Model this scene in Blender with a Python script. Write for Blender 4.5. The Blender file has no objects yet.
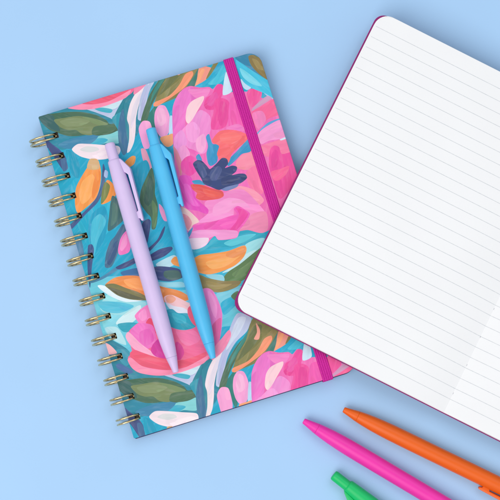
import bpy, bmesh, math, random
from mathutils import Vector, Matrix
from mathutils.geometry import delaunay_2d_cdt

random.seed(7)
scene = bpy.context.scene
COL = scene.collection
R = math.radians
MM = 0.001

# ------------------------------------------------------------------ camera
F = 1500.0                      # focal length in photo pixels (500 px frame)
TILT = R(5.8)
DIST = 0.607 * MM * F
cam_d = bpy.data.cameras.new('camera')
cam = bpy.data.objects.new('camera', cam_d)
COL.objects.link(cam)
cam_d.sensor_width = 36.0
cam_d.lens = 36.0 * F / 500.0
cam_d.clip_start = 0.02
cam_d.clip_end = 50
cam.location = (0, -DIST * math.sin(TILT), DIST * math.cos(TILT))
cam.rotation_euler = (TILT, 0, 0)
scene.camera = cam
CAM_M = Matrix.Rotation(TILT, 3, 'X')


def at(px, py, z):
    """point of the scene at height z seen at a photo pixel"""
    d = CAM_M @ Vector(((px - 250.0) / F, (250.0 - py) / F, -1.0))
    o = cam.location
    t = (z - o.z) / d.z
    return Vector((o.x + d.x * t, o.y + d.y * t, z))


def lin(c):
    out = []
    for v in c[:3]:
        v = v / 255.0
        out.append(v / 12.92 if v <= 0.04045 else ((v + 0.055) / 1.055) ** 2.4)
    return tuple(out)


# ------------------------------------------------------------------ objects
def obj(name, me, parent=None, mats=()):
    o = bpy.data.objects.new(name, me)
    COL.objects.link(o)
    for m in mats:
        if m.name not in [x.name for x in me.materials if x]:
            me.materials.append(m)
    if parent:
        o.parent = parent
    return o


def empty(name, loc, rot=(0, 0, 0)):
    o = bpy.data.objects.new(name, None)
    o.empty_display_size = 0.02
    COL.objects.link(o)
    o.location = loc
    o.rotation_euler = rot
    return o


def tag(o, label=None, cat=None, group=None, kind=None):
    if label: o['label'] = label
    if cat: o['category'] = cat
    if group: o['group'] = group
    if kind: o['kind'] = kind
    return o


def mesh_from(name, verts, faces, smooth=False):
    me = bpy.data.meshes.new(name)
    me.from_pydata([tuple(v) for v in verts], [], faces)
    me.update()
    if smooth:
        for p in me.polygons:
            p.use_smooth = True
    return me


def fix_normals(me):
    bm = bmesh.new(); bm.from_mesh(me)
    bmesh.ops.recalc_face_normals(bm, faces=bm.faces[:])
    bm.to_mesh(me); bm.free()
    return me


def mark_sharp(me, ang=35):
    bm = bmesh.new(); bm.from_mesh(me)
    for f in bm.faces: f.smooth = True
    for e in bm.edges:
        e.smooth = not (len(e.link_faces) == 2 and e.calc_face_angle(0) > R(ang))
    bm.to_mesh(me); bm.free()
    return me


# ------------------------------------------------------------------ materials
def new_mat(name):
    m = bpy.data.materials.new(name)
    m.use_nodes = True
    nt = m.node_tree
    b = nt.nodes['Principled BSDF']
    return m, nt, b


def noise(nt, scale, detail=3, rough=0.55, vec=None):
    n = nt.nodes.new('ShaderNodeTexNoise')
    n.inputs['Scale'].default_value = scale
    n.inputs['Detail'].default_value = detail
    n.inputs['Roughness'].default_value = rough
    if vec is not None: nt.links.new(vec, n.inputs['Vector'])
    return n


def objcoord(nt):
    return nt.nodes.new('ShaderNodeTexCoord').outputs['Object']


def ramp(nt, fac, lo, hi, a=0.0, b=1.0):
    n = nt.nodes.new('ShaderNodeMapRange')
    n.inputs['From Min'].default_value = lo
    n.inputs['From Max'].default_value = hi
    n.inputs['To Min'].default_value = a
    n.inputs['To Max'].default_value = b
    nt.links.new(fac, n.inputs['Value'])
    return n.outputs['Result']


def mix(nt, fac, c1, c2, mode='MIX'):
    n = nt.nodes.new('ShaderNodeMix')
    n.data_type = 'RGBA'
    n.blend_type = mode
    for s, v in ((n.inputs[0], fac), (n.inputs[6], c1), (n.inputs[7], c2)):
        if isinstance(v, (int, float)): s.default_value = v
        elif isinstance(v, tuple): s.default_value = (*v[:3], 1)
        else: nt.links.new(v, s)
    return n.outputs[2]


def math_n(nt, op, a, b=None, c=None):
    n = nt.nodes.new('ShaderNodeMath')
    n.operation = op
    for i, v in enumerate((a, b, c)):
        if v is None: continue
        if isinstance(v, (int, float)): n.inputs[i].default_value = v
        else: nt.links.new(v, n.inputs[i])
    return n.outputs[0]


def bump(nt, b, h, strength, dist):
    n = nt.nodes.new('ShaderNodeBump')
    n.inputs['Strength'].default_value = strength
    n.inputs['Distance'].default_value = dist
    nt.links.new(h, n.inputs['Height'])
    nt.links.new(n.outputs['Normal'], b.inputs['Normal'])


def paper_mat(name, c, grain=2500, var=0.02, rough=0.75, bstr=0.15):
    m, nt, b = new_mat(name)
    oc = objcoord(nt)
    n1 = noise(nt, 18, 3, 0.5, oc)
    n2 = noise(nt, grain, 2, 0.6, oc)
    f = ramp(nt, n1.outputs['Fac'], 0.3, 0.7, 1 - var, 1 + var)
    f2 = ramp(nt, n2.outputs['Fac'], 0.3, 0.7, 1 - var, 1 + var)
    k = math_n(nt, 'MULTIPLY', f, f2)
    cm = nt.nodes.new('ShaderNodeCombineColor')
    for i in range(3): nt.links.new(math_n(nt, 'MULTIPLY', k, c[i]), cm.inputs[i])
    nt.links.new(cm.outputs[0], b.inputs['Base Color'])
    b.inputs['Roughness'].default_value = rough
    b.inputs['Specular IOR Level'].default_value = 0.25
    bump(nt, b, n2.outputs['Fac'], bstr, 0.00008)
    return m


def pen_mat(name, c, rough=0.40):
    m, nt, b = new_mat(name)
    oc = objcoord(nt)
    n1 = noise(nt, 60, 3, 0.6, oc)
    n2 = noise(nt, 5000, 1, 0.5, oc)
    sp = noise(nt, 900, 1, 0.5, oc)
    k = ramp(nt, n1.outputs['Fac'], 0.3, 0.7, 0.97, 1.03)
    cm = nt.nodes.new('ShaderNodeCombineColor')
    for i in range(3): nt.links.new(math_n(nt, 'MULTIPLY', k, c[i]), cm.inputs[i])
    dust = ramp(nt, sp.outputs['Fac'], 0.79, 0.82, 0.0, 0.14)
    col = mix(nt, dust, cm.outputs[0], (0.85, 0.85, 0.85))
    nt.links.new(col, b.inputs['Base Color'])
    nt.links.new(ramp(nt, n1.outputs['Fac'], 0.3, 0.7, rough - 0.04, rough + 0.06), b.inputs['Roughness'])
    b.inputs['Specular IOR Level'].default_value = 0.36
    bump(nt, b, n2.outputs['Fac'], 0.12, 0.00005)
    return m


def paint_mat():
    """printed floral artwork: colour comes from the pattern cut into the cover, brush grain from noise"""
    m, nt, b = new_mat('floral_print')
    oc = objcoord(nt)
    a = nt.nodes.new('ShaderNodeAttribute'); a.attribute_name = 'paint'
    g = nt.nodes.new('ShaderNodeAttribute'); g.attribute_name = 'stroke'
    rot = nt.nodes.new('ShaderNodeVectorRotate'); rot.rotation_type = 'Z_AXIS'
    nt.links.new(oc, rot.inputs['Vector']); nt.links.new(g.outputs['Fac'], rot.inputs['Angle'])
    mp = nt.nodes.new('ShaderNodeVectorMath'); mp.operation = 'MULTIPLY'
    nt.links.new(rot.outputs[0], mp.inputs[0]); mp.inputs[1].default_value = (0.16, 1, 1)
    n1 = noise(nt, 420, 3, 0.6, mp.outputs[0])
    n2 = noise(nt, 110, 2, 0.5, oc)
    n3 = noise(nt, 3000, 1, 0.5, oc)
    k1 = ramp(nt, n1.outputs['Fac'], 0.34, 0.66, -0.075, 0.075)
    k2 = ramp(nt, n2.outputs['Fac'], 0.42, 0.58, -0.02, 0.02)
    s = math_n(nt, 'ADD', k1, k2)
    lo = ramp(nt, s, -0.1, 0, 1, 0)
    hi = ramp(nt, s, 0, 0.1, 0, 1)
    c1 = mix(nt, math_n(nt, 'MULTIPLY', hi, 0.075), a.outputs['Color'], (0.9, 0.86, 0.88))
    c2 = mix(nt, math_n(nt, 'MULTIPLY', lo, 0.11), c1, (0.05, 0.10, 0.17))
    nt.links.new(c2, b.inputs['Base Color'])
    b.inputs['Roughness'].default_value = 0.5
    b.inputs['Specular IOR Level'].default_value = 0.3
    bump(nt, b, n3.outputs['Fac'], 0.08, 0.00005)
    return m


def ruled_mat(first, gap, count, x0):
    """white sheet with grey feint rules running across (local y is up the page, metres)"""
    m, nt, b = new_mat('ruled_paper')
    oc = objcoord(nt)
    sx = nt.nodes.new('ShaderNodeSeparateXYZ'); nt.links.new(oc, sx.inputs[0])
    n1 = noise(nt, 25, 3, 0.5, oc); n2 = noise(nt, 1800, 3, 0.6, oc)
    n4 = noise(nt, 700, 2, 0.5, oc)
    y = math_n(nt, 'SUBTRACT', sx.outputs['Y'], first)
    q = math_n(nt, 'DIVIDE', y, gap)
    fr = math_n(nt, 'ABSOLUTE', math_n(nt, 'SUBTRACT', math_n(nt, 'FRACT', math_n(nt, 'ADD', q, 0.5)), 0.5))
    line = ramp(nt, fr, 0.014, 0.030, 1, 0)
    line = math_n(nt, 'MULTIPLY', line, math_n(nt, 'GREATER_THAN', q, -0.3))
    line = math_n(nt, 'MULTIPLY', line, math_n(nt, 'LESS_THAN', q, count - 0.7))
    line = math_n(nt, 'MULTIPLY', line, math_n(nt, 'LESS_THAN', math_n(nt, 'ABSOLUTE', sx.outputs['X']), x0))
    line = math_n(nt, 'MULTIPLY', line, ramp(nt, n4.outputs['Fac'], 0.25, 0.75, 0.55, 1.0))
    k = math_n(nt, 'MULTIPLY', ramp(nt, n1.outputs['Fac'], 0.3, 0.7, 0.985, 1.01),
               ramp(nt, n2.outputs['Fac'], 0.3, 0.7, 0.985, 1.01))
    cm = nt.nodes.new('ShaderNodeCombineColor')
    for i, v in enumerate(PAGE): nt.links.new(math_n(nt, 'MULTIPLY', k, v), cm.inputs[i])
    col = mix(nt, line, cm.outputs[0], lin((192, 196, 201)))
    nt.links.new(col, b.inputs['Base Color'])
    b.inputs['Roughness'].default_value = 0.8
    b.inputs['Specular IOR Level'].default_value = 0.15
    bump(nt, b, n2.outputs['Fac'], 0.1, 0.00006)
    return m


def page_edge_mat():
    m, nt, b = new_mat('page_edges')
    oc = objcoord(nt)
    sx = nt.nodes.new('ShaderNodeSeparateXYZ'); nt.links.new(oc, sx.inputs[0])
    w = math_n(nt, 'FRACT', math_n(nt, 'MULTIPLY', sx.outputs['Z'], 4200.0))
    n1 = noise(nt, 300, 2, 0.5, oc)
    k = math_n(nt, 'MULTIPLY', ramp(nt, w, 0.0, 0.35, 0.72, 1.0), ramp(nt, n1.outputs['Fac'], 0.3, 0.7, 0.94, 1.0))
    cm = nt.nodes.new('ShaderNodeCombineColor')
    for i, v in enumerate((0.84, 0.84, 0.83)): nt.links.new(math_n(nt, 'MULTIPLY', k, v), cm.inputs[i])
    nt.links.new(cm.outputs[0], b.inputs['Base Color'])
    b.inputs['Roughness'].default_value = 0.85
    return m


def wire_mat():
    m, nt, b = new_mat('bronze_wire')
    oc = objcoord(nt)
    n1 = noise(nt, 700, 3, 0.6, oc)
    col = mix(nt, ramp(nt, n1.outputs['Fac'], 0.35, 0.7), lin((236, 216, 170)), lin((186, 160, 112)))
    nt.links.new(col, b.inputs['Base Color'])
    b.inputs['Metallic'].default_value = 1.0
    nt.links.new(ramp(nt, n1.outputs['Fac'], 0.3, 0.7, 0.16, 0.30), b.inputs['Roughness'])
    return m


def elastic_mat():
    m, nt, b = new_mat('woven_elastic')
    a = nt.nodes.new('ShaderNodeAttribute'); a.attribute_name = 'weave'
    sx = nt.nodes.new('ShaderNodeSeparateXYZ'); nt.links.new(a.outputs['Vector'], sx.inputs[0])
    row = math_n(nt, 'SINE', math_n(nt, 'MULTIPLY', sx.outputs['X'], 2 * math.pi / 0.00075))
    n1 = noise(nt, 1800, 2, 0.6, objcoord(nt))
    f = math_n(nt, 'ADD', ramp(nt, row, -1, 1, 0.0, 0.3), ramp(nt, n1.outputs['Fac'], 0.3, 0.7, 0, 0.7))
    groove = ramp(nt, sx.outputs['Y'], 0.0, 0.5, 0.62, 1.0)
    c = mix(nt, f, lin((190, 30, 138)), lin((222, 48, 168)))
    c = mix(nt, 1.0, c, groove, 'MULTIPLY')
    nt.links.new(c, b.inputs['Base Color'])
    b.inputs['Roughness'].default_value = 0.75
    b.inputs['Specular IOR Level'].default_value = 0.2
    bump(nt, b, f, 0.5, 0.0001)
    return m


# ------------------------------------------------------------------ colours of the place
PAGE = (0.905, 0.894, 0.898)
M_TABLE = paper_mat('blue_paper', lin((171, 207, 243)), grain=1600, var=0.012, rough=0.7, bstr=0.1)
M_FLORAL = paint_mat()
M_EDGE = page_edge_mat()
M_SHEET = paper_mat('white_sheet', PAGE, rough=0.8)
M_WIRE = wire_mat()
M_ELASTIC = elastic_mat()
M_BACK = paper_mat('plum_edge_shade', lin((66, 60, 100)))  # dark tone and overhang paint the shade line along the notebook's bottom edge
M_MAGENTA = paper_mat('magenta_cover', lin((152, 30, 112)), grain=1200, var=0.05, rough=0.55)
M_THREAD = paper_mat('thread', lin((196, 196, 200)), rough=0.9)
M_HOLE = paper_mat('nib_hole', (0.02, 0.02, 0.02))

# ------------------------------------------------------------------ table
bm = bmesh.new()
bmesh.ops.create_grid(bm, x_segments=8, y_segments=8, size=1.1)
me = bpy.data.meshes.new('table_surface'); bm.to_mesh(me); bm.free()
t = obj('table_surface', me, None, [M_TABLE])
tag(t, 'smooth pale blue paper surface under everything', 'table surface', kind='structure')

# ------------------------------------------------------------------ floral notebook frame
H1 = 0.012                       # height of its top face
TH = 0.0022                      # cover board
c_tl, c_tr, c_br, c_bl = at(39, 116.5, H1), at(259, 50, H1), at(357.6, 369.6, H1), at(133, 439, H1)
ctr = (c_tl + c_tr + c_br + c_bl) / 4
ax_u = ((c_tr - c_tl) + (c_br - c_bl)).normalized()        # along the top edge, away from the spine
ang1 = math.atan2(ax_u.y, ax_u.x)
ax_v = Vector((-ax_u.y, ax_u.x, 0))                        # up the spine
W1 = ((c_tr - c_tl).dot(ax_u) + (c_br - c_bl).dot(ax_u)) / 2
L1 = ((c_tl - c_bl).dot(ax_v) + (c_tr - c_br).dot(ax_v)) / 2
org = ctr - ax_u * W1 / 2 - ax_v * L1 / 2                  # bottom of the spine edge
org.z = 0
nb1 = empty('spiral_notebook', org, (0, 0, ang1))
tag(nb1, 'closed wire bound notebook with painted pink flowers and teal leaves on its cover, lying flat', 'notebook')


def uv(px, py):
    p = at(px, py, H1) - org
    return (p.dot(ax_u) / MM, p.dot(ax_v) / MM)


def rounded(x0, y0, x1, y1, radii, n=10):
    """ccw outline; radii for corners bl, br, tr, tl"""
    pts = []
    for (cx, cy, sx, sy, a0, r) in ((x0, y0, 1, 1, 180, radii[0]), (x1, y0, -1, 1, 270, radii[1]),
                                    (x1, y1, -1, -1, 0, radii[2]), (x0, y1, 1, -1, 90, radii[3])):
        k = n if r > 1 else 3
        for i in range(k + 1):
            a = R(a0 + 90.0 * i / k)
            pts.append((cx + sx * r + r * math.cos(a), cy + sy * r + r * math.sin(a)))
    return pts


def smooth_closed(p, sub=5, ten=0.5):
    n = len(p); out = []
    for i in range(n):
        p0, p1, p2, p3 = (Vector(p[(i + k - 1) % n]) for k in range(4))
        m1, m2 = (p2 - p0) * ten, (p3 - p1) * ten
        d = (p2 - p1).length
        for m in (m1, m2):
            if m.length > d * 1.2: m *= d * 1.2 / m.length
        for s in range(sub):
            t = s / sub
            a = 2 * t**3 - 3 * t**2 + 1; b_ = t**3 - 2 * t**2 + t
            c = -2 * t**3 + 3 * t**2; e = t**3 - t**2
            out.append(p1 * a + m1 * b_ + p2 * c + m2 * e)
    return [(v.x, v.y) for v in out]


# painted shapes, bottom to top: (colour, outline in the photograph's pixels on the cover plane)
CY = (22, 164, 196); DT = (42, 134, 156); SKY = (104, 198, 216); PALE = (165, 218, 226)
GREEN = (74, 108, 84); OLIVE = (120, 134, 90); OL2 = (132, 126, 76); NAVY = (62, 76, 124)
STEEL = (62, 112, 148); ORANGE = (246, 154, 76); PEACH = (245, 150, 112); LIL = (188, 196, 224)
CREAM = (242, 222, 228); HP = (238, 76, 156); LP = (244, 160, 208); MP = (242, 138, 202)
S = [
 # ---- ground of the lower left, pale water colours
 (SKY, [(84,286),(120,276),(190,284),(262,240),(275,260),(262,320),(215,330),(180,380),(140,372),(118,362),(100,335)]),
 ((60,180,208), [(150,250),(200,246),(262,236),(266,262),(236,296),(200,290),(160,290),(130,284)]),
 (DT, [(104,336),(112,340),(128,350),(132,364),(150,375),(195,372),(214,352),(226,372),(214,404),(190,416),(150,416),(122,410),(112,395),(102,362)]),
 ((92,178,196), [(150,376),(170,374),(196,368),(206,362),(200,374),(184,388),(170,380)]),
 ((150,215,222), [(108,294),(120,300),(146,302),(138,316),(126,326),(112,318),(100,308)]),
 ((84,190,214), [(98,302),(118,302),(134,306),(120,313),(104,311)]),
 ((130,208,222), [(102,318),(120,315),(130,320),(118,333),(108,336)]),
 ((205,232,234), [(122,316),(140,305),(139,316),(128,325),(116,324)]),
 ((176,222,228), [(105,328),(116,327),(122,334),(126,345),(112,339)]),
 ((45,160,180), [(118,324),(128,322.4),(138,323.6),(132,331),(124,332),(119,328)]),
 ((60,150,172), [(116,350),(128,350),(132,360),(126,366),(118,358)]),
 ((240,178,184), [(104,343),(110,345),(117,353),(107,354)]),
 ((76,110,160), [(116,365),(120,363.6),(133,371),(128,374),(118,369)]),
 # ---- lilac and pale patch above the top leaf (repeats below)
 (LIL, [(148,376),(174,372),(198,364),(208,356),(196,376),(188,386),(174,381),(160,378)]),
 ((205,228,236), [(174,373),(199,365),(194,374),(182,376)]),
 ((64,172,192), [(172,374.5),(180,373.4),(190,375.4),(188,379),(178,377.5)]),
 # ---- upper left: teal, steel, white petal, green leaf
 (DT, [(36,116),(70,106),(110,118),(122,130),(118,142),(84,142),(62,150),(46,140)]),
 ((130,206,208), [(84,142),(96,137),(118,131),(119,143),(106,143),(98,145)]),
 ((58,172,196), [(86,142),(100,138),(108,140),(98,146),(90,146)]),
 ((62,132,168), [(58,145),(74,138),(98,135),(90,144),(70,149)]),
 ((66,80,130), [(44,137),(52,144),(60,150),(66,158),(67,169),(63,170),(56,160),(49,150)]),
 ((72,108,148), [(60,156),(65,157),(68,168),(63,171)]),
 ((24,152,184), [(66,150),(74,153),(80,166),(78,178),(72,174),(68,162)]),
 (CREAM, [(72,149),(78,144),(90,144),(104,145),(118,146),(120.4,150),(118,155),(106,159),(94,159.6),(82,157),(75,153)]),
 ((218,216,216), [(80,150),(86,146.4),(96,147),(99,150),(90,152.4)]),
 ((248,232,236), [(98,153),(112,149),(118,151),(110,157),(100,158)]),
 (GREEN, [(39,116),(50,114),(66,112),(82,112),(96,115),(106,120),(110,124),(118,122.4),(124,123),(118,126.4),(118,130),(110,134),(98,135.6),(90,134.4),(78,136),(68,136),(58,133),(50,130),(42,123)]),
 ((56,98,96), [(39,116),(52,115),(56,122),(60,131),(50,129),(42,123)]),
 (OLIVE, [(54,120),(64,118),(78,116),(92,118),(102,121),(108,124.4),(96,128),(92,135),(82,134),(76,130),(68,130),(60,127)]),
 ((132,146,104), [(60,121),(76,118),(90,121),(80,126),(66,126)]),
 ((82,112,84), [(94,127),(106,125),(117,126),(112,132),(100,134),(92,134)]),
 # ---- upper band of strokes
 ((40,130,146), [(138,87),(134,92),(126,105),(120,118),(112,123),(116,112),(124,98),(130,91)]),
 ((44,150,170), [(112,118),(122,112),(124,120),(120,132),(117,128)]),
 (STEEL, [(123,109),(126,120),(128,140),(127,152),(123,155),(119,144),(118,130),(120,116)]),
 ((46,132,150), [(124,104),(129,104),(127,118),(129,130),(128,142),(125,122)]),
 (CREAM, [(140,88),(147,84),(143,93),(139,104),(136,118),(135.6,130),(134,142),(130,151),(127,152.4),(129,140),(129,126),(127,118),(130,104),(135,94)]),
 ((226,214,226), [(138,96),(142,92),(138,106),(134,122),(131,128),(132,110)]),
 ((40,150,172), [(231,348),(238,343),(230,360),(224,374),(220,387),(217,386),(221,370),(226,358)]),
 (LIL, [(216,385),(218,366),(223,350),(227,338),(231,325),(238,313),(251,318),(247,331),(236,342),(228,356),(224,372),(221,386)]),
 ((208,216,234), [(226,350),(231,334),(238,318),(246,318),(240,332),(231,344)]),
 ((176,180,216), [(218,384),(220,368),(225,354),(228,352),(224,366),(221,384)]),
 ((46,124,116), [(150,112),(157,103),(157,112),(155,124),(159,136),(156,140),(149,124),(140,122)]),
 (GREEN, [(238,344),(246,335),(251,322),(258,318),(254,332),(240,352),(230,372),(225,388),(219,389),(222,376),(228,360)]),
 ((60,134,122), [(246,334),(254,320),(252,330),(242,346),(232,362),(228,372),(232,356)]),
 (OL2, [(253,318),(268,320),(279,331),(277,346),(265,358),(249,366),(233,371),(238,354),(246,340)]),
 ((106,112,70), [(254,326),(262,326),(258,340),(246,354),(238,360),(246,342)]),
 ((150,134,82), [(262,340),(272,330),(278,334),(270,348),(258,357),(256,352)]),
 ((62,120,108), [(272,342),(279,331),(281,340),(276,350),(266,359),(262,358)]),
 ((240,160,142), [(256,323),(260,330),(259,339),(254,339),(257,332)]),
 (PEACH, [(264,339),(271,335.6),(272,340),(264,352),(250,363),(236,372),(232,371.6),(233,368),(248,361),(258,350)]),
 ((242,150,132), [(279,331),(292,333),(289,342),(281,348),(273,355),(276,344)]),
 ((250,166,120), [(279,334),(284,334),(280,344),(275,351),(277,342)]),
 (OL2, [(214,63),(221,60),(213,74),(206,79)]),
 ((30,168,202), [(221,59),(225,59),(228,74),(222,84),(208,85),(194,91),(192,88),(208,78)]),
 ((70,190,214), [(222,66),(226,66),(226,76),(218,84),(208,84),(216,76)]),
 (LP, [(159,105.6),(165,106),(169,114),(170.4,124),(168,134),(162,137.6),(157,132),(154.4,122),(155,112)]),
 ((247,178,214), [(160,108),(165,111),(166,122),(160,126),(157,118)]),
 ((186,214,236), [(170,116),(174,118),(174,134),(169,135)]),
 ((246,164,116), [(160,138),(168,135),(173,134),(173,144),(168,147),(164,145)]),
 (LP, [(217,395),(221,387.5),(228,388),(231,396),(232.6,406),(230,414),(223,416),(219,405)]),
 ((224,148,172), [(141,149),(146,150),(152,168),(148,170),(143,160)]),
 # ---- middle left leaves
 ((30,172,204), [(76,178),(110,196),(112,226),(90,246),(78,226),(70,200)]),
 ((26,156,190), [(92,214),(104,206),(108,220),(104,240),(94,252),(88,232)]),
 ((70,186,210), [(92,222),(100,214),(106,222),(98,240),(94,256),(91,244)]),
 (ORANGE, [(91,159),(98,160),(101,172),(100,186),(96,198),(88,206),(78,213),(75,204),(76,188),(82,176),(88,166)]),
 ((214,172,122), [(90,159),(98,160),(99.5,168),(94,170),(87,168)]),
 ((250,170,92), [(82,182),(92,174),(96,184),(90,198),(82,204),(79,194)]),
 ((238,138,64), [(97,170),(101,174),(99,188),(93,199),(92,190)]),
 ((60,86,132), [(103,164),(105.6,172),(104,188),(98,202),(86,214),(72,229),(70,225),(84,212),(96,198),(101,184)]),
 ((168,190,226), [(105,170),(108,172),(107,178),(104,176)]),
 ((242,148,64), [(107,180),(113,184),(116,194),(110,201),(101,204),(104,190)]),
 ((122,130,72), [(105,182),(110,186),(107,197),(101,204),(102,191)]),
 ((66,106,108), [(112,196),(119,202),(124,218),(117,226),(108,231),(109,216)]),
 ((84,122,112), [(113,202),(118,208),(117,220),(111,226),(112,214)]),
 ((242,156,78), [(125,162),(132,156),(135.6,157),(134,164),(127,168)]),
 ((26,152,182), [(136,168),(146,160),(150,170),(144,186),(140,186)]),
 ((70,106,136), [(115,236),(123,224),(126,232),(121,246),(112,266),(105,267),(106,254),(110,242)]),
 ((58,88,128), [(112,246),(119,240),(116,254),(110,265),(107,262)]),
 ((240,122,190), [(120,240),(124,233),(129,230),(131,242),(129,252),(120,255),(118,250)]),
 ((248,150,204), [(122,240),(126,234),(127,244),(122,251),(120,248)]),
 ((80,130,166), [(76,240),(81,239),(84,254),(79,258)]),
 ((56,80,130), [(88,246),(92,244.4),(94,250),(92,266),(90,288),(87.6,270)]),
 ((72,132,166), [(89,281),(102,276.5),(116,267),(118,269.6),(104,278.6),(92,283)]),
 (NAVY, [(116,267),(132,259),(146,250),(157,240),(162,230),(165,226),(164,232),(160,240),(148,253),(134,264),(120,269.5)]),
 (NAVY, [(142,224),(148,219),(151,222),(147,244),(143,242)]),
 ((186,222,230), [(156,264),(174,255),(177,263),(164,268.5)]),
 (NAVY, [(149,256),(160,249),(171,246.6),(172.4,249.5),(164,256.5),(151,261)]),
 ((60,110,160), [(121,272),(136,268),(150,268),(150,276),(138,276),(124,276)]),
 (NAVY, [(150,270),(156,266.5),(166,266.6),(179,269),(183,277),(170,281.5),(156,279)]),
 ((76,106,100), [(165,271),(178,270.6),(181,278),(170,280),(164,276)]),
 ((150,212,224), [(150,281),(166,282.4),(182,282),(186,287),(160,287)]),
 (GREEN, [(151,168),(153,170),(155,182),(155,194),(158,206),(157,222),(155,229),(151.6,228.6),(151,218),(146,212),(140,202),(141,190),(146,178)]),
 ((92,124,84), [(152,200),(157,208),(156,226),(152.6,227),(152.6,214)]),
 ((62,96,84), [(149,176),(153,180),(153,198),(148,206),(144,200)]),
 ((240,152,196), [(159,204),(163,208),(168,220),(164,220.6),(160,212)]),
 # ---- middle band: orange leaves, green, olive
 ((222,238,244), [(97.6,286),(101,285),(108,287),(114,292),(126,298),(142,300.4),(126,302),(112,297),(102,290.6)]),
 ((236,140,74), [(105,285),(114,278),(126,275.6),(138,276),(146,279.6),(160,286),(180,291),(190,298),(182,302),(166,302.4),(146,299),(130,298),(118,294),(110,289)]),
 ((248,160,92), [(124,280),(138,278),(148,283),(164,290),(160,294),(140,290),(128,286)]),
 ((126,120,78), [(105,285),(114,283.6),(126,288),(138,292),(148,297.6),(146,300.4),(130,299.4),(118,295.6),(110,290)]),
 ((98,98,74), [(108,287),(122,291),(136,296),(145,299.6),(130,298.8),(118,295)]),
 ((40,165,190), [(190,251),(207,246),(212,237),(217,236),(219,240),(236,238),(240,230),(246,228),(264,233),(264,239),(246,244),(230,248),(212,254),(190,256)]),
 ((92,198,212), [(224,243),(240,236),(256,234),(246,241),(232,246)]),
 ((158,222,228), [(246,244),(264,238),(266,252),(246,262),(240,262),(244,254)]),
 ((196,232,236), [(246,254),(256,250),(252,258),(238,268),(222,273),(236,264)]),
 (ORANGE, [(171,261),(175,256.6),(184,258),(193,258.4),(200,255),(212,253.6),(228,251),(244,245.4),(246.6,250),(243,258),(234,266),(220,272),(208,274.4),(196,272),(184,268),(174,265)]),
 ((250,172,98), [(206,262),(224,258),(238,252),(240,256),(226,266),(212,269)]),
 ((236,146,84), [(228,252),(244,246.6),(244,253),(234,258),(226,256)]),
 ((94,124,80), [(223,279),(228,272),(240,264),(264,246),(264,262),(242,281),(226,283)]),
 ((110,140,92), [(232,274),(244,266),(254,259),(248,270),(238,278)]),
 ((148,206,220), [(206,274.6),(222,275),(224,281),(212,279)]),
 ((146,130,80), [(190,277),(200,275),(208,278),(224,281),(241,281),(236,287.4),(220,292.4),(210,291),(198,287)]),
 ((164,144,92), [(206,281),(222,284),(232,284),(220,289),(210,288)]),
 ((126,204,222), [(216,294),(228,291),(240,286),(246,290),(232,300),(224,306)]),
 ((45,175,206), [(221,303),(234,296),(238,302),(233,308),(224,315)]),
 ((88,120,84), [(231,296),(238,291),(243,300),(236,301)]),
 # ---- lower left flower
 ((243,104,150), [(128,334),(134,326),(140,322),(150,318),(152,310),(160,306),(178,322),(192,326),(205,328),(214,345),(210,358),(195,366),(172,373),(150,372),(135,366),(128,358),(132,352)]),
 ((242,128,190), [(135,315),(142,308),(150,305),(154,320),(150,325),(140,323.6),(136,319)]),
 ((248,150,204), [(138,315),(145,309),(147,318),(142,321)]),
 ((236,78,112), [(146,323),(150,318),(158,324),(158,334),(150,329)]),
 ((238,114,190), [(130,332),(138,323.6),(152,325),(156,336),(156,344),(146,349),(138,342)]),
 ((230,98,182), [(140,332),(150,329),(154,340),(146,346),(140,341)]),
 ((246,168,198), [(125.6,336),(129,332),(140,343),(152,352),(158,358),(146,356),(134,349),(128,342)]),
 ((216,62,160), [(151,349),(154,343),(162,338),(170,358),(157,357),(152,353)]),
 ((224,70,150), [(176,342),(182,346),(184,354),(178,362),(172,358)]),
 ((246,120,168), [(176,328),(194,330),(200,340),(188,346),(180,340)]),
 ((240,90,120), [(130,353),(135,350),(142,352.4),(156,357),(168,359),(182,360),(196,356),(206,352),(204,360),(186,367),(170,370),(156,369),(142,366),(132,360)]),
 ((247,140,172), [(127.6,360),(131,357.6),(142,366),(158,369.6),(172,370),(186,367),(198,361),(209,355),(204,363),(188,370),(172,374.6),(156,375.6),(140,373),(132,368)]),
 ((248,196,198), [(164,297),(172,295),(187,302),(192,305),(189,314),(178,312.6),(172,306),(166,303)]),
 ((246,168,140), [(166,297),(171,295),(176,299),(172,303),(167,302)]),
 ((228,226,236), [(166,303),(174,306),(184,308),(189,313),(178,313),(170,309)]),
 ((36,160,182), [(164,312),(172,309),(178,313),(189,314),(196,326),(186,330),(176,329),(169,325)]),
 ((58,178,196), [(172,313),(184,316),(186,323),(176,322)]),
 ((240,92,122), [(188,308),(193,306),(199,326),(193,324),(188,315)]),
 ((238,126,196), [(201,291),(207,288),(213,291),(218,300),(222,312),(222,324),(220,338),(216,352),(208,344),(204,310)]),
 ((246,146,206), [(208,291),(213,295),(217,306),(216,318),(212,312),(209,300)]),
 ((228,98,160), [(212,326),(221,318),(220,338),(216,351),(210,344)]),
 ((242,134,170), [(222,338),(229,330),(231,336),(224,350),(212,360),(214,348)]),
 # ---- the big flower
 ((240,108,180), [(173,140),(173,116),(176,102),(182,90),(190,86),(200,87.5),(209,87),(213,89),(218,84),(224,87),(226,94),(232,92),(250,92),(262,98),(276,100),(294,112),(306,160),(306,190),(290,215),(276,226),(262,233),(248,230),(240,231),(236,238),(219,240),(215,236),(211,239),(205,246),(195,249),(188,244),(186,225),(180,205),(176,180)]),
 ((236,116,196), [(173,106),(180,92),(192,87),(196,100),(186,116),(184,134),(174,136),(172.4,124)]),
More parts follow.
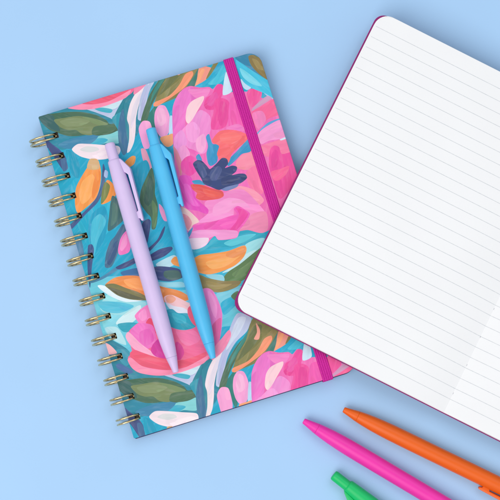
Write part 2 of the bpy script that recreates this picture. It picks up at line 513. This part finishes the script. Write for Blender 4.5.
 ((244,130,196), [(188,90),(200,89),(210,89),(206,97),(196,98)]),
 ((242,140,206), [(182,130),(190,122),(200,110),(210,116),(211,128),(208,138),(206,152),(196,154),(186,146),(180,138)]),
 ((246,156,214), [(186,126),(194,122),(200,130),(196,142),(188,140)]),
 ((250,204,212), [(192,101),(203,96),(203.6,100),(198,110),(192,120),(188,123.6),(185.6,119),(187,108)]),
 (HP, [(217,85),(222,84.4),(223.6,89),(221,98),(215,109),(207,109.6),(204,105),(206,98),(212,94)]),
 ((234,84,164), [(210,96),(216,92),(218,98),(212,106),(207,104)]),
 (HP, [(215,100),(222,98),(229,102),(229,114),(226,126),(218,129.6),(211.6,129),(211,122),(213.6,112)]),
 ((230,68,150), [(220,102),(227,104),(226,116),(221,126),(218,118)]),
 ((244,92,176), [(230,100),(240,98),(246,124),(240,132),(229,128)]),
 ((202,226,240), [(226,72),(229,77),(232,91),(223,95),(223.6,83)]),
 ((244,112,170), [(246,94),(254,98),(252,112),(256,130),(250,128)]),
 ((188,216,236), [(241,79),(251,87),(247,90),(243,87)]),
 ((184,188,226), [(261,89),(273,96),(275,100),(267,96)]),
 ((240,84,156), [(247,93),(250,89),(259,89),(262,92.4),(260,100),(253,107),(250,106)]),
 ((206,152,186), [(252,109),(260,101),(267,96),(272,98),(262,105),(252,111)]),
 ((246,100,150), [(252,112),(262,105.6),(275,99),(281,113),(268,119),(258,129),(252,118)]),
 ((244,128,186), [(252,114),(262,111),(266,120),(258,129)]),
 ((90,160,210), [(257,133),(268,122.6),(281,118),(280,121),(268,126.4),(259,134)]),
 ((245,152,206), [(258,134),(268,125.6),(282,120),(287,137),(270,140.4),(261,144)]),
 ((246,122,164), [(260,147),(272,142),(288,139),(292,152),(270,157),(264,155)]),
 (HP, [(270,150),(274,145.6),(279,147),(282,154),(294,153),(301,173),(291,188),(280,199),(274,184),(269,166)]),
 ((247,98,150), [(271,172),(280,169),(289,166),(287,173),(280,180),(274,180)]),
 ((232,66,152), [(274,150),(278,152),(278,164),(272,168),(271,158)]),
 ((210,230,240), [(280,139.4),(286,137),(286,138.8),(281,140.4)]),
 ((238,148,212), [(174,138),(182,130),(187,142),(181,152),(175,150)]),
 ((236,98,178), [(184,148),(196,151),(203,160),(193,159),(185,156)]),
 ((244,152,206), [(176,152),(184,145),(190,154),(185,163),(178,160)]),
 ((248,168,212), [(196,140),(204,134),(206,146),(202,153),(197,150)]),
 ((242,124,192), [(226,128),(238,124),(246,130),(236,131)]),
 ((226,132,152), [(173,146),(178,152),(182,164),(181,176),(176,160)]),
 ((248,140,166), [(237,160),(250,150),(258,166),(248,170),(237,168)]),
 ((247,118,164), [(246,173),(256,166),(264,182),(262,194),(250,187)]),
 ((249,150,176), [(228,190),(240,186),(254,190),(264,200),(256,206),(244,196)]),
 ((245,140,200), [(205,202),(226,192),(244,190),(262,208),(266,216),(258,222),(240,211),(234,208),(232,217),(198,223),(208,213)]),
 ((248,158,210), [(214,206),(228,198),(242,200),(250,208),(236,206),(228,212),(214,216)]),
 ((232,76,184), [(179,177),(190,176),(194,186),(196,198),(208,209),(207,214),(198,211),(186,208),(182,196)]),
 ((240,96,196), [(184,184),(190,186),(194,198),(200,206),(192,205),(186,196)]),
 ((238,76,166), [(181,163),(186,157),(192,156),(196,162),(197,170),(190,176),(182,171)]),
 ((52,146,192), [(206,137),(209,134),(211,140),(213,144),(219,144.4),(218,153),(217,162),(211,166),(208,163),(206.4,154),(208,146)]),
 ((52,146,192), [(196,157),(199,154),(202,160),(199,163)]),
 ((52,146,192), [(230,158),(237,151),(246,141),(250,139),(251,151),(242,154),(236,160),(229,166),(227,164)]),
 ((248,106,112), [(212,140),(220,131),(234,130),(246,134),(247,140),(238,148),(232,154),(228,163),(220,160),(217,154),(219,146),(213,143)]),
 ((250,116,116), [(220,135),(234,132),(242,137),(232,144),(222,142)]),
 ((60,150,192), [(192,181),(200,180),(205,185),(196,185)]),
 ((112,126,176), [(221,188),(238,183),(237,187),(226,191)]),
 ((54,68,116), [(193,164),(197,160.2),(202,161),(207,166),(210,169),(216,164),(222,158),(227,159),(228,164),(225,168),(232,165.6),(237,167),(236,171.5),(232,175),(239,173.6),(245,174),(247,178),(241,183),(234,185),(226,187),(219,190),(211,187),(204,184),(201,178),(197,172)]),
 ((70,84,132), [(210,172),(218,166),(222,170),(217,180),(211,180)]),
 ((52,64,110), [(222,178),(234,177),(240,179),(230,184),(222,185)]),
 ((74,88,134), [(197,164),(203,165),(207,174),(203,178),(199,171)]),
 ((230,84,86), [(191,184.4),(203,185),(212,188.4),(222,191),(223.6,196),(218,199),(203,200.4),(196,198),(197,193),(193,190)]),
 ((238,94,84), [(203,189),(220,192.6),(221,196),(208,196.6)]),
 ((240,90,180), [(193,226),(212,222),(230,216),(237,214),(234,209),(238,206),(244,209),(250,214),(244,224),(236,232),(228,232.4),(226,229),(212,231),(198,230)]),
 ((236,72,160), [(236,208),(244,210),(248,215),(242,224),(235,231),(229,231),(236,222),(239,214)]),
 ((240,138,176), [(244,225),(252,214),(266,212),(268,228),(262,233),(248,230),(239,231)]),
 ((243,152,206), [(190,233),(200,230),(226,230),(237,231),(237,237),(219,240),(215,236),(208,238.4),(198,239),(190,238)]),
 ((242,212,226), [(188,239),(198,238),(208.6,238),(207,244),(200,248.4),(193,249.4),(188,246)]),
 ((246,202,196), [(180,207),(188,210),(199,221),(193,225),(188,231),(183,220)]),
 ((238,150,164), [(182,214),(188,216),(192,223),(188,230),(184,222)]),
 ((70,150,196), [(187,234),(193,227),(191,234),(188,238)]),
 # ---- far corner
 ((64,190,220), [(236,60),(248,68),(267,80),(273,92),(276,100),(266,94),(252,88),(242,80)]),
 ((120,212,230), [(240,68),(252,76),(262,86),(252,84),(243,77)]),
 ((56,130,166), [(235,57),(252,48),(268,52),(274,70),(271,81),(256,73),(246,66)]),
 ((136,116,66), [(248.4,56.5),(254,55),(261,60),(268,72),(268,80),(258,73),(251,65)]),
 ((154,134,82), [(252,58.6),(258,61),(263,70),(257,68)]),
]


def inside(poly, x, y):
    c = False; j = len(poly) - 1
    for i in range(len(poly)):
        xi, yi = poly[i]; xj, yj = poly[j]
        if (yi > y) != (yj > y) and x < (xj - xi) * (y - yi) / (yj - yi) + xi: c = not c
        j = i
    return c


def principal(poly):
    n = len(poly); mx = sum(p[0] for p in poly) / n; my = sum(p[1] for p in poly) / n
    sxx = sum((p[0] - mx) ** 2 for p in poly) / n; syy = sum((p[1] - my) ** 2 for p in poly) / n
    sxy = sum((p[0] - mx) * (p[1] - my) for p in poly) / n
    a = 0.5 * math.atan2(2 * sxy, sxx - syy)
    l1 = 0.5 * (sxx + syy) + math.sqrt(0.25 * (sxx - syy) ** 2 + sxy ** 2)
    l2 = max(0.01, sxx + syy - l1)
    return mx, my, a, math.sqrt(l1), math.sqrt(l2)


def cover_mesh():
    # one repeat of the print runs 168-odd mm up the spine
    d0, d1 = uv(121, 123), uv(199, 389.4)
    PV = (d1[0] - d0[0], d1[1] - d0[1])
    W, L = W1 / MM, L1 / MM
    bev = 0.35
    outline = rounded(bev, bev, W - bev, L - bev, (0.5, 7.5, 7.5, 0.5))
    shapes = []          # (colour, poly, angle, parent)
    for (c, px) in S:
        base = smooth_closed([uv(*p) for p in px], 5, 0.42)
        kids = []
        mx, my, a, s1, s2 = principal(base)
        if s1 * s2 > 4:
            for k in range(1 if s1 * s2 < 14 else 2 if s1 * s2 < 40 else 4):
                t = random.choice((-1, 1)) * random.uniform(0.35, 1.5); u = random.choice((-1, 1)) * random.uniform(0.3, 1.3)
                aa = a + random.uniform(-0.35, 0.35)
                cx = mx + math.cos(a) * t * s1 - math.sin(a) * u * s2
                cy = my + math.sin(a) * t * s1 + math.cos(a) * u * s2
                ll = s1 * random.uniform(0.5, 1.1); ww = s2 * random.uniform(0.3, 0.6)
                e = []
                for ex, ey in ((-1, -.7), (-.4, -1), (.5, -.9), (1, -.5), (1.05, .5), (.4, 1), (-.5, .9), (-1.05, .6)):
                    x, y = ll * ex * random.uniform(0.8, 1.2), ww * ey * random.uniform(0.75, 1.25)
                    e.append((cx + x * math.cos(aa) - y * math.sin(aa), cy + x * math.sin(aa) + y * math.cos(aa)))
                sh = random.choice((-1, 1)) * random.uniform(3, 7.5)
                hue = [random.uniform(-4, 4) for _ in range(3)]
                kc = tuple(min(252, max(8, c[i] + sh + hue[i])) for i in range(3))
                kids.append((kc, smooth_closed(e, 3, 0.3), aa))
        for rep in (-1, 0, 1):
            ox, oy = PV[0] * rep, PV[1] * rep
            pl = [(x + ox, y + oy) for x, y in base]
            if max(p[1] for p in pl) < -1 or min(p[1] for p in pl) > L + 1: continue
            pid = len(shapes)
            shapes.append((c, pl, a, None))
            for kc, kp, ka in kids:
                shapes.append((kc, [(x + ox, y + oy) for x, y in kp], ka, pid))
    holes = []
    for i in range(15):
        px, py = HOLE0[0] + (HOLE1[0] - HOLE0[0]) * i / 14, HOLE0[1] + (HOLE1[1] - HOLE0[1]) * i / 14
        u, v = uv(px, py)
        holes.append((u, v))
    verts, faces = [], []

    def put(poly):
        i = len(verts)
        if sum(a[0] * b[1] - b[0] * a[1] for a, b in zip(poly, poly[1:] + poly[:1])) < 0: poly = poly[::-1]
        verts.extend(Vector((round(x, 3), round(y, 3))) for x, y in poly)
        faces.append(list(range(i, i + len(poly))))
    put(outline)
    for s in shapes: put(s[1])
    h0 = len(faces)
    for (u, v) in holes:
        put(rounded(u - 1.6, v - 1.8, u + 1.6, v + 1.8, (0.4,) * 4))
    ov, oe, of, _, _, off = delaunay_2d_cdt(verts, [], faces, 1, 1e-4, True)
    V = [(p.x * MM, p.y * MM, H1) for p in ov]
    FC, CC, AA = [], [], []
    base_c, base_a = CY, 0.6
    ns = len(shapes)
    for f, src in zip(of, off):
        if 0 not in src: continue
        if any(k >= h0 for k in src): continue
        cur, c, a = -1, base_c, base_a
        for k in sorted(src):
            if k == 0: continue
            sc = shapes[k - 1]
            if sc[3] is None:
                cur, c, a = k - 1, sc[0], sc[2]
            elif sc[3] == cur:
                c, a = sc[0], sc[2]
        FC.append(list(f)); CC.append(lin(c)); AA.append(-a)
    # drop unused verts
    used = sorted({i for f in FC for i in f}); mp = {o: n for n, o in enumerate(used)}
    V = [V[i] for i in used]; FC = [[mp[i] for i in f] for f in FC]
    # boundary walls
    cnt = {}
    for fi, f in enumerate(FC):
        for k in range(len(f)):
            e = (f[k], f[(k + 1) % len(f)])
            cnt.setdefault(tuple(sorted(e)), []).append((e, fi))
    bnd = [v[0] for v in cnt.values() if len(v) == 1]
    down, low, bot, nrm = {}, {}, {}, {}
    for (a, b), fi in bnd:
        d = Vector(V[b]) - Vector(V[a]); n = Vector((d.y, -d.x, 0))
        for i in (a, b): nrm[i] = nrm.get(i, Vector()) + n.normalized()
    def near_hole(p):
        return any(abs(p[0] / MM - u) < 2.4 and abs(p[1] / MM - v) < 2.4 for u, v in holes)
    zb = H1 - TH
    for i, n in nrm.items():
        n.normalize()
        p = Vector(V[i])
        if near_hole(p):
            low[i] = len(V); V.append((p.x, p.y, zb + 0.0001))
        else:
            o = p + n * bev * MM
            m_ = p + n * bev * MM * 0.7
            down[i] = len(V); V.append((m_.x, m_.y, H1 - bev * MM * 0.3))
            bot[i] = len(V); V.append((o.x, o.y, H1 - bev * MM))
            low[i] = len(V); V.append((o.x, o.y, zb))
    dark = (0.06, 0.045, 0.032)  # dark brown board; on the floor plates it paints the shade of deeper holes
    for (a, b), fi in bnd:
        c, an = CC[fi], AA[fi]
        if a in down and b in down:
            for p, q in (({a: a, b: b}, down), (down, bot), (bot, low)):
                FC.append([p[a], q[a], q[b], p[b]]); CC.append(c); AA.append(an)
        else:
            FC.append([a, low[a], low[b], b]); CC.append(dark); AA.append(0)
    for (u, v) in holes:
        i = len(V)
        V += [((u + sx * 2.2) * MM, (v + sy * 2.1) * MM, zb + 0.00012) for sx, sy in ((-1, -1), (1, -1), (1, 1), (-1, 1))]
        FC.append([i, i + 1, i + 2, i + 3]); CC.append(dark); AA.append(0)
    me = bpy.data.meshes.new('front_cover')
    me.from_pydata(V, [], FC)
    me.attributes.new('paint', 'FLOAT_COLOR', 'FACE')
    me.attributes.new('stroke', 'FLOAT', 'FACE')
    me.attributes['paint'].data.foreach_set('color', [q for c in CC for q in (*c, 1.0)])
    me.attributes['stroke'].data.foreach_set('value', AA)
    me.update()
    return me, holes


HOLE0, HOLE1 = (55.8, 135.4), (137.2, 416.6)      # first and last punched hole
me, holes = cover_mesh()
obj('front_cover', me, nb1, [M_FLORAL])


def slab(name, outline, z0, z1, mats, parent, bevel=0.0):
    """flat sheet of real thickness; material 0 on the faces, 1 (if any) on the rim"""
    bm = bmesh.new()
    vs = [bm.verts.new((x, y, z0)) for x, y in outline]
    f = bm.faces.new(vs)
    r = bmesh.ops.extrude_face_region(bm, geom=[f])
    for v in [g for g in r['geom'] if isinstance(g, bmesh.types.BMVert)]: v.co.z = z1
    bmesh.ops.recalc_face_normals(bm, faces=bm.faces[:])
    if len(mats) > 1:
        for f in bm.faces:
            if abs(f.normal.z) < 0.5: f.material_index = 1
    me = bpy.data.meshes.new(name); bm.to_mesh(me); bm.free()
    return obj(name, me, parent, mats)


W, L = W1 / MM, L1 / MM
mm2 = lambda pts: [(x * MM, y * MM) for x, y in pts]
slab('back_cover', mm2(rounded(0, -0.45, W, L - 0.2, (0.5, 7.8, 7.8, 0.5))), 0.0002, TH, [M_BACK], nb1)
slab('page_block', mm2(rounded(1.5, 1.8, W - 2.2, L - 1.8, (0.5, 7, 7, 0.5))), TH + 0.00002, H1 - TH - 0.00002, [M_EDGE], nb1)


# ------------------------------------------------------------------ wire binding
def tube(path, r, n=8, closed=False):
    vs, fs = [], []
    m = len(path)
    for i, p in enumerate(path):
        a = path[i - 1] if i else path[0]; b = path[min(i + 1, m - 1)]
        d = (b - a).normalized()
        x = d.cross(Vector((0, 1, 0)))
        if x.length < 0.3: x = d.cross(Vector((0, 0, 1)))
        x.normalize(); y = d.cross(x)
        if i and (x.dot(px_) < 0): x, y = -x, -y
        px_ = x
        for k in range(n):
            g = 2 * math.pi * k / n
            vs.append(p + x * r * math.cos(g) + y * r * math.sin(g))
    for i in range(m - 1):
        for k in range(n):
            fs.append([i * n + k, i * n + (k + 1) % n, (i + 1) * n + (k + 1) % n, (i + 1) * n + k])
    fs.append(list(range(n))[::-1]); fs.append([(m - 1) * n + k for k in range(n)])
    return vs, fs


def loop_path(out, half, lean):
    """from the back of the book round the outside, over the top, down the hole, and back the same way"""
    zc, rz = 7.6, 7.1
    ri = holes[0][0]
    cx = (ri - out) / 2 + 0.2; rx = (ri + out) / 2
    one = []
    for k in range(33):
        a = R(305 - 300 * k / 32)            # starts under the back cover, ends above the hole
        a = R(292 - 268 * k / 32)
        sgn = math.cos(a)
        x = cx + rx * math.copysign(abs(math.cos(a)) ** 0.85, sgn)
        z = zc + rz * math.copysign(abs(math.sin(a)) ** 0.8, math.sin(a))
        sp = half * (1.0 if x < ri - 4 else 1.0 - 0.22 * (x - ri + 4) / 4)
        y = -lean * (z - zc)
        one.append((x, y, sp, max(z, 0.78)))
    up = [Vector((x, y + sp, z)) for x, y, sp, z in one]
    dn = [Vector((x, y - sp, z)) for x, y, sp, z in one]
    e = one[-1]
    turn = [Vector((e[0] + 0.35 * math.sin(g), e[1] + e[2] * math.cos(g), e[3] - 0.3 * math.sin(g))) for g in (R(30), R(90), R(150))]
    p = up + turn + dn[::-1]
    return [v * MM for v in p]


for i, (u, v) in enumerate(holes):
    t = i / 14.0
    out = 9.6 - 2.2 * t
    pth = loop_path(out, 1.35, 0.05 * (1 - t) + random.uniform(-.02, .02))
    vs, fs = tube(pth, 0.0006, 12)
    me = mesh_from('wire_loop', vs, fs, True)
    o = obj('wire_loop', fix_normals(me), nb1, [M_WIRE])
    o.location = (0, v * MM, 0)
    o.rotation_euler = (0, 0, R(random.uniform(-1.2, 1.2) - 0.8))


# ------------------------------------------------------------------ elastic closure
def elastic():
    (u0, v0), (u1, v1) = uv(229.5, 58.4), uv(326.8, 380.3)
    uc = ((u0 + u1) / 2) * MM
    w, th = 0.0064, 0.0007
    z0, z1 = 0.0001, H1 + 0.00004
    path, seg = [], 8
    yb, yt = -0.0005, L1 + 0.00004
    rr = 0.0006
    n = 60
    for k in range(n + 1): path.append((yb + rr + (yt - yb - 2 * rr) * k / n, z1, 0, 1))
    for g in (30, 60, 90): path.append((yt - rr + rr * math.sin(R(g)), z1 - rr + rr * math.cos(R(g)), math.sin(R(g)), math.cos(R(g))))
    path.append((yt, z0, 1, 0)); path.append((yt - 0.002, z0 - 0, 0, 0))
    front = path[:-2] + [(yt, 0.0001, 1, 0)]
    low = []
    for g in (90, 60, 30): low.append((yb + rr - rr * math.sin(R(g)), z1 - rr + rr * math.cos(R(g)), -math.sin(R(g)), math.cos(R(g))))
    path = [(yb, 0.0001, -1, 0)] + low + front
    prof = []
    nr = 5
    for j in range(nr * 6 + 1):
        s = j / (nr * 6)
        rib = abs(math.sin(math.pi * s * nr))
        edge = min(1, min(s, 1 - s) * 14)
        prof.append(((s - 0.5) * w, th * (0.62 + 0.38 * rib ** 0.6) * (0.35 + 0.65 * edge), rib))
    verts, wv, faces = [], [], []
    dist = 0
    m = len(prof)
    for i, (y, z, ny, nz) in enumerate(path):
        if i: dist += math.hypot(y - path[i - 1][0], z - path[i - 1][1])
        for (x, h, rib) in prof:
            verts.append((uc + x, y + ny * h, z + nz * h)); wv.append((dist, rib, 0))
        for sx in (w / 2, -w / 2):
            verts.append((uc + sx, y, z)); wv.append((dist, 0.4, 0))
    st = m + 2
    for i in range(len(path) - 1):
        for j in range(st):
            faces.append([i * st + j, i * st + (j + 1) % st, (i + 1) * st + (j + 1) % st, (i + 1) * st + j])
    faces.append(list(range(st))); faces.append([(len(path) - 1) * st + j for j in range(st)])
    me = mesh_from('elastic_band', verts, faces)
    a = me.attributes.new('weave', 'FLOAT_VECTOR', 'POINT')
    for i, q in enumerate(wv): a.data[i].vector = q
    fix_normals(me); mark_sharp(me, 50)
    obj('elastic_band', me, nb1, [M_ELASTIC])
    return uc, w, th


EUC, EW, ETH = elastic()

# ------------------------------------------------------------------ open ruled notebook
CT = 0.0008                       # its soft cover
BL_T, BR_T = 0.0052, 0.0062       # page blocks, left and right
HALF = 0.146
zl = 0.0135 + CT + BL_T
tl, bl = at(379.3, 12.3, zl), at(232.2, 306.4, zl)
yd = (tl - bl).normalized()
xd = Vector((yd.y, -yd.x, 0))
PH = (tl - bl).length             # page height
cr = at(445, 410, 0.0072 + 0.004)
PWL = (cr - bl).dot(xd)           # page width to the crease
ang2 = math.atan2(xd.y, xd.x)
RX = PWL                          # right half as wide
# tilt: it leans on the floral notebook (and its elastic) and on the table at its far edge
far = RX + 0.002
best = 0
cand = []
for (x, y) in rounded(0, 0, W, L, (0.5, 7.8, 7.8, 0.5), 14):
    cand.append((x * MM, y * MM, H1))
for k in range(60):
    for s in (-1, 1): cand.append((EUC + s * EW / 2, L1 * k / 59, H1 + ETH))
for (u, v, z) in cand:
    p = org + ax_u * u + ax_v * v
    lx = (p - bl).dot(xd) - PWL
    ly = (p - bl).dot(yd)
    if -PWL - 0.001 < lx and -0.001 < ly < PH:
        best = max(best, math.atan2(z + 0.0002, far - lx))
PHI = best
print('book tilt', math.degrees(PHI), 'page', PWL, PH, 'closed', W1, L1)
# crease-line origin, with the far right edge of the cover on the table
ob = bl + xd * PWL
nb2 = empty('lined_notebook', (0, 0, 0))
rot = Matrix.Rotation(ang2, 4, 'Z') @ Matrix.Rotation(PHI, 4, 'Y')
nb2.matrix_world = Matrix.Translation((ob.x, ob.y, far * math.sin(PHI) + 0.0001)) @ rot
tag(nb2, 'open lined notebook with blank ruled pages and magenta cover, resting partly on the flowery one', 'notebook')


def height(x, th):
    """page surface above the cover at distance x from the crease"""
    k = max(0.0, 1 - x / 0.040)
    return th - (th - 0.0014) * k ** 2.6


def page_outline(w, h, r):
    """half-outline radius trim: top and bottom y for a distance x from the crease"""
    def yspan(x):
        d = x - (w - r)
        if d <= 0: return 0.0, h
        q = r - math.sqrt(max(0.0, r * r - d * d))
        return q, h - q
    return yspan


def half_block(sign, w, h, r, th, name, z_of, z_bot, y_in, mats, parent, nx=70):
    """stack of pages: curved top, rounded outer corners, rim"""
    sp = page_outline(w, h, r)
    xs = []
    for i in range(nx + 1):
        t = i / nx
        xs.append(w * (t ** 1.35 if t < 1 else 1))
    for k in range(1, 9): xs.append(w - r + r * math.sin(R(90 * k / 8)))
    xs = sorted({round(x, 6) for x in xs})
    V, Fs, mi = [], [], []
    ny = 6
    for x in xs:
        y0, y1 = sp(min(x, w - 1e-7))
        for j in range(ny + 1):
            V.append((sign * x, y_in + y0 + (y1 - y0) * j / ny, z_of(x)))
        for j in range(ny + 1):
            V.append((sign * x, y_in + y0 + (y1 - y0) * j / ny, z_bot(x)))
    st = 2 * (ny + 1)
    for i in range(len(xs) - 1):
        a, b = i * st, (i + 1) * st
        for j in range(ny):
            Fs.append([a + j, b + j, b + j + 1, a + j + 1]); mi.append(0)
            q = ny + 1
            Fs.append([a + q + j, a + q + j + 1, b + q + j + 1, b + q + j]); mi.append(1)
        Fs.append([a, a + ny + 1, b + ny + 1, b]); mi.append(1)
        Fs.append([a + ny, b + ny, b + 2 * ny + 1, a + 2 * ny + 1]); mi.append(1)
    for i in (0, len(xs) - 1):
        a = i * st
        for j in range(ny):
            Fs.append([a + j, a + j + 1, a + ny + 2 + j, a + ny + 1 + j]); mi.append(1)
    me = mesh_from(name, V, Fs)
    for i, p in enumerate(me.polygons): p.material_index = mi[i]
    o = obj(name, me, parent, mats)
    fix_normals(me); mark_sharp(me, 30)
    return o


GAP = PH * (298.6 / 329.0) / 26.0
FIRST = PH * 14.6 / 329.0
M_RULED = ruled_mat(FIRST, GAP, 27, PWL - 0.0016)

cz = lambda x: CT + 0.00005
pb = half_block(-1, PWL - 0.0001, PH, 0.0086, BL_T, 'page_block', lambda x: CT + height(x, BL_T) - 0.0003, cz, 0.0, [M_SHEET, M_EDGE], nb2)
half_block(-1, PWL - 0.0009, PH - 0.0005, 0.0091, BL_T, 'ruled_page', lambda x: CT + height(x, BL_T),
           lambda x: CT + height(x, BL_T) - 0.00014, 0.0004, [M_RULED, M_SHEET], pb)
pb = half_block(1, RX - 0.0001, PH, 0.0075, BR_T, 'page_block', lambda x: CT + height(x, BR_T) - 0.0003, cz, 0.0, [M_SHEET, M_EDGE], nb2)
half_block(1, RX - 0.0008, PH - 0.0004, 0.008, BR_T, 'ruled_page', lambda x: CT + height(x, BR_T),
           lambda x: CT + height(x, BR_T) - 0.00014, 0.0002, [M_RULED, M_SHEET], pb)
ov_ = 0.0008
slab('cover', [(x * MM, y * MM) for x, y in rounded(-(PWL + ov_) / MM, -0.55, (RX + ov_) / MM, PH / MM + 0.55, (6.5,) * 4)], 0, CT, [M_MAGENTA], nb2)
# sewing thread showing in the gutter
k = 0
y = 0.012
while y < PH - 0.008:
    vs, fs = tube([Vector((0.0, y + q * 0.00035, CT + 0.00122 + 0.00022 * math.sin(math.pi * q / 4))) for q in range(5)], 0.00018, 6)
    me = mesh_from('thread_stitch', vs, fs, True)
    obj('thread_stitch', fix_normals(me), nb2, [M_THREAD])
    y += 0.0187


# ------------------------------------------------------------------ pens
def lathe(prof, n=48):
    """profile (t, r) turned about local x"""
    V, Fs = [], []
    for (t, r) in prof:
        for k in range(n):
            g = 2 * math.pi * k / n
            V.append((t * MM, r * math.cos(g) * MM, r * math.sin(g) * MM))
    for i in range(len(prof) - 1):
        for k in range(n):
            Fs.append([i * n + k, i * n + (k + 1) % n, (i + 1) * n + (k + 1) % n, (i + 1) * n + k])
    Fs.append(list(range(n))); Fs.append([(len(prof) - 1) * n + k for k in range(n)])
    return V, Fs


RB = 4.95


def turned(name, prof, mat, parent):
    V, Fs = lathe(prof)
    me = mesh_from(name, V, Fs)
    fix_normals(me); mark_sharp(me, 32)
    return obj(name, me, parent, [mat])


def clip_mesh():
    """side clip: bracket out of the barrel's shoulder, bar, and foot pressed on the barrel. local y = outward"""
    prof = [(11.2, 3.2), (11.6, 4.3), (13.2, 5.2), (16.6, 7.2), (18.4, 8.1), (20.0, 8.2), (35, 7.8), (48.5, 7.3), (50.6, 7.2), (51.0, 6.8),
            (50.9, 6.1), (50.2, 5.7), (49.3, 5.6), (48.7, 4.2), (45.2, 4.2), (44.4, 5.7), (30, 5.9), (22.0, 6.0), (20.8, 5.2), (19.8, 4.1)]
    hw = lambda t: 2.7 - 0.9 * max(0, (t - 14)) / 37.0
    bm = bmesh.new()
    top = [bm.verts.new((t * MM, y * MM, hw(t) * MM)) for t, y in prof]
    bot = [bm.verts.new((t * MM, y * MM, -hw(t) * MM)) for t, y in prof]
    bm.faces.new(top); bm.faces.new(bot[::-1])
    n = len(prof)
    for i in range(n):
        bm.faces.new([top[i], bot[i], bot[(i + 1) % n], top[(i + 1) % n]])
    bmesh.ops.recalc_face_normals(bm, faces=bm.faces[:])
    es = [e for e in bm.edges if e.calc_face_angle(0) > R(50)]
    bmesh.ops.bevel(bm, geom=es, offset=0.00028, segments=2, affect='EDGES', profile=0.5)
    bmesh.ops.recalc_face_normals(bm, faces=bm.faces[:])
    me = bpy.data.meshes.new('clip'); bm.to_mesh(me); bm.free()
    mark_sharp(me, 30)
    return me


def pen(label, col, a, b, z, roll, flip=1, rough=0.40):
    """a: photo pixel of one point on the axis (t=ta), b: another; axis runs from button (t=0) to tip (t=143)"""
    (pa, ta), (pb_, tb) = a, b
    zc = z + RB * MM + 0.00003
    A, B = at(*pa, zc), at(*pb_, zc)
    d = (B - A).normalized() * (1 if tb > ta else -1)
    o = A - d * ta * MM
    root = empty('click_pen', o)
    root.rotation_euler = (0, 0, math.atan2(d.y, d.x))
    tag(root, label, 'pen', 'matte click pens')
    m = pen_mat(label.split(' ')[0] + '_plastic', lin(col), rough)
    turned('barrel', [(10.6, 2.6), (10.7, 3.6), (11.1, 3.95), (11.8, 4.1), (18, 4.4), (28, 4.75), (40, 4.93), (60, RB), (85, RB), (104, RB),
                      (112, 4.86), (118, 4.68), (124, 4.35), (129, 3.9), (133.2, 3.4), (133.6, 3.3)], m, root)
    nose = turned('nose_cone', [(133.55, 2.9), (133.7, 3.2), (134.0, 3.3), (137, 2.72), (140, 2.15), (142.3, 1.78), (142.8, 1.66), (143.0, 1.45), (143.0, 0.95), (141, 0.9)], m, root)
    turned('push_button', [(0, 0.8), (0.05, 2.2), (0.25, 2.75), (0.7, 3.0), (1.4, 3.12), (5, 3.15), (10.9, 3.2)], m, root)
    turned('nib', [(141.0, 0.88), (142.4, 0.86), (142.5, 0.4)], M_HOLE, nose)
    c = obj('clip', clip_mesh(), root, [m])
    c.rotation_euler = (R(roll), 0, 0)
    return root


# clip side: local +y is left of the direction of travel; the roll puts it on the side the photograph shows
pen('lavender click pen lying on the flowery notebook next to its wire binding', (216, 193, 233),
    ((109.3, 143.2), 0), ((176.6, 374.6), 143), H1, 8)
pen('sky blue click pen lying on the flowery notebook beside the lavender one', (82, 188, 236),
    ((150.6, 128.4), 0), ((213.6, 360.4), 143), H1, 8)
pen('orange click pen lying on the blue surface just below the open notebook', (236, 98, 4),
    ((343.6, 409.6), 143), ((480, 476), 51.7), 0, -8 + 0)
pen('magenta pink click pen between the orange and the green pens', (242, 48, 170),
    ((303.6, 420.8), 143), ((400, 478.3), 75.5), 0, -8)
pen('green click pen with only its button end in view', (8, 192, 104),
    ((333.2, 474.6), 0), ((346, 484.6), 9.8), 0, 180 + 8)

# ------------------------------------------------------------------ light
w = bpy.data.worlds.new('World'); scene.world = w; w.use_nodes = True
bg = w.node_tree.nodes['Background']
bg.inputs[0].default_value = (0.88, 0.94, 1.0, 1); bg.inputs[1].default_value = 0.52


def softbox(name, loc, target, size, power, col=(1, 1, 1)):
    l = bpy.data.lights.new(name, 'AREA'); l.shape = 'RECTANGLE'; l.size, l.size_y = size
    l.energy = power; l.color = col
    o = bpy.data.objects.new(name, l); COL.objects.link(o)
    o.location = loc
    o.rotation_euler = (Vector(target) - Vector(loc)).to_track_quat('-Z', 'Y').to_euler()
    return o


softbox('key_softbox', (-0.75, -0.85, 1.8), (0.0, 0.0, 0), (1.5, 1.5), 27.0, (1.0, 0.965, 0.925))
softbox('fill_softbox', (0.5, 0.8, 1.7), (0, 0, 0), (1.4, 1.0), 7.5, (0.9, 0.96, 1.0))

scene.view_settings.view_transform = 'Standard'
scene.view_settings.look = 'None'
scene.view_settings.exposure = 0.0
scene.view_settings.gamma = 1.0
scene.view_settings.use_curve_mapping = False
scene.render.engine = 'CYCLES'
scene.cycles.max_bounces = 8
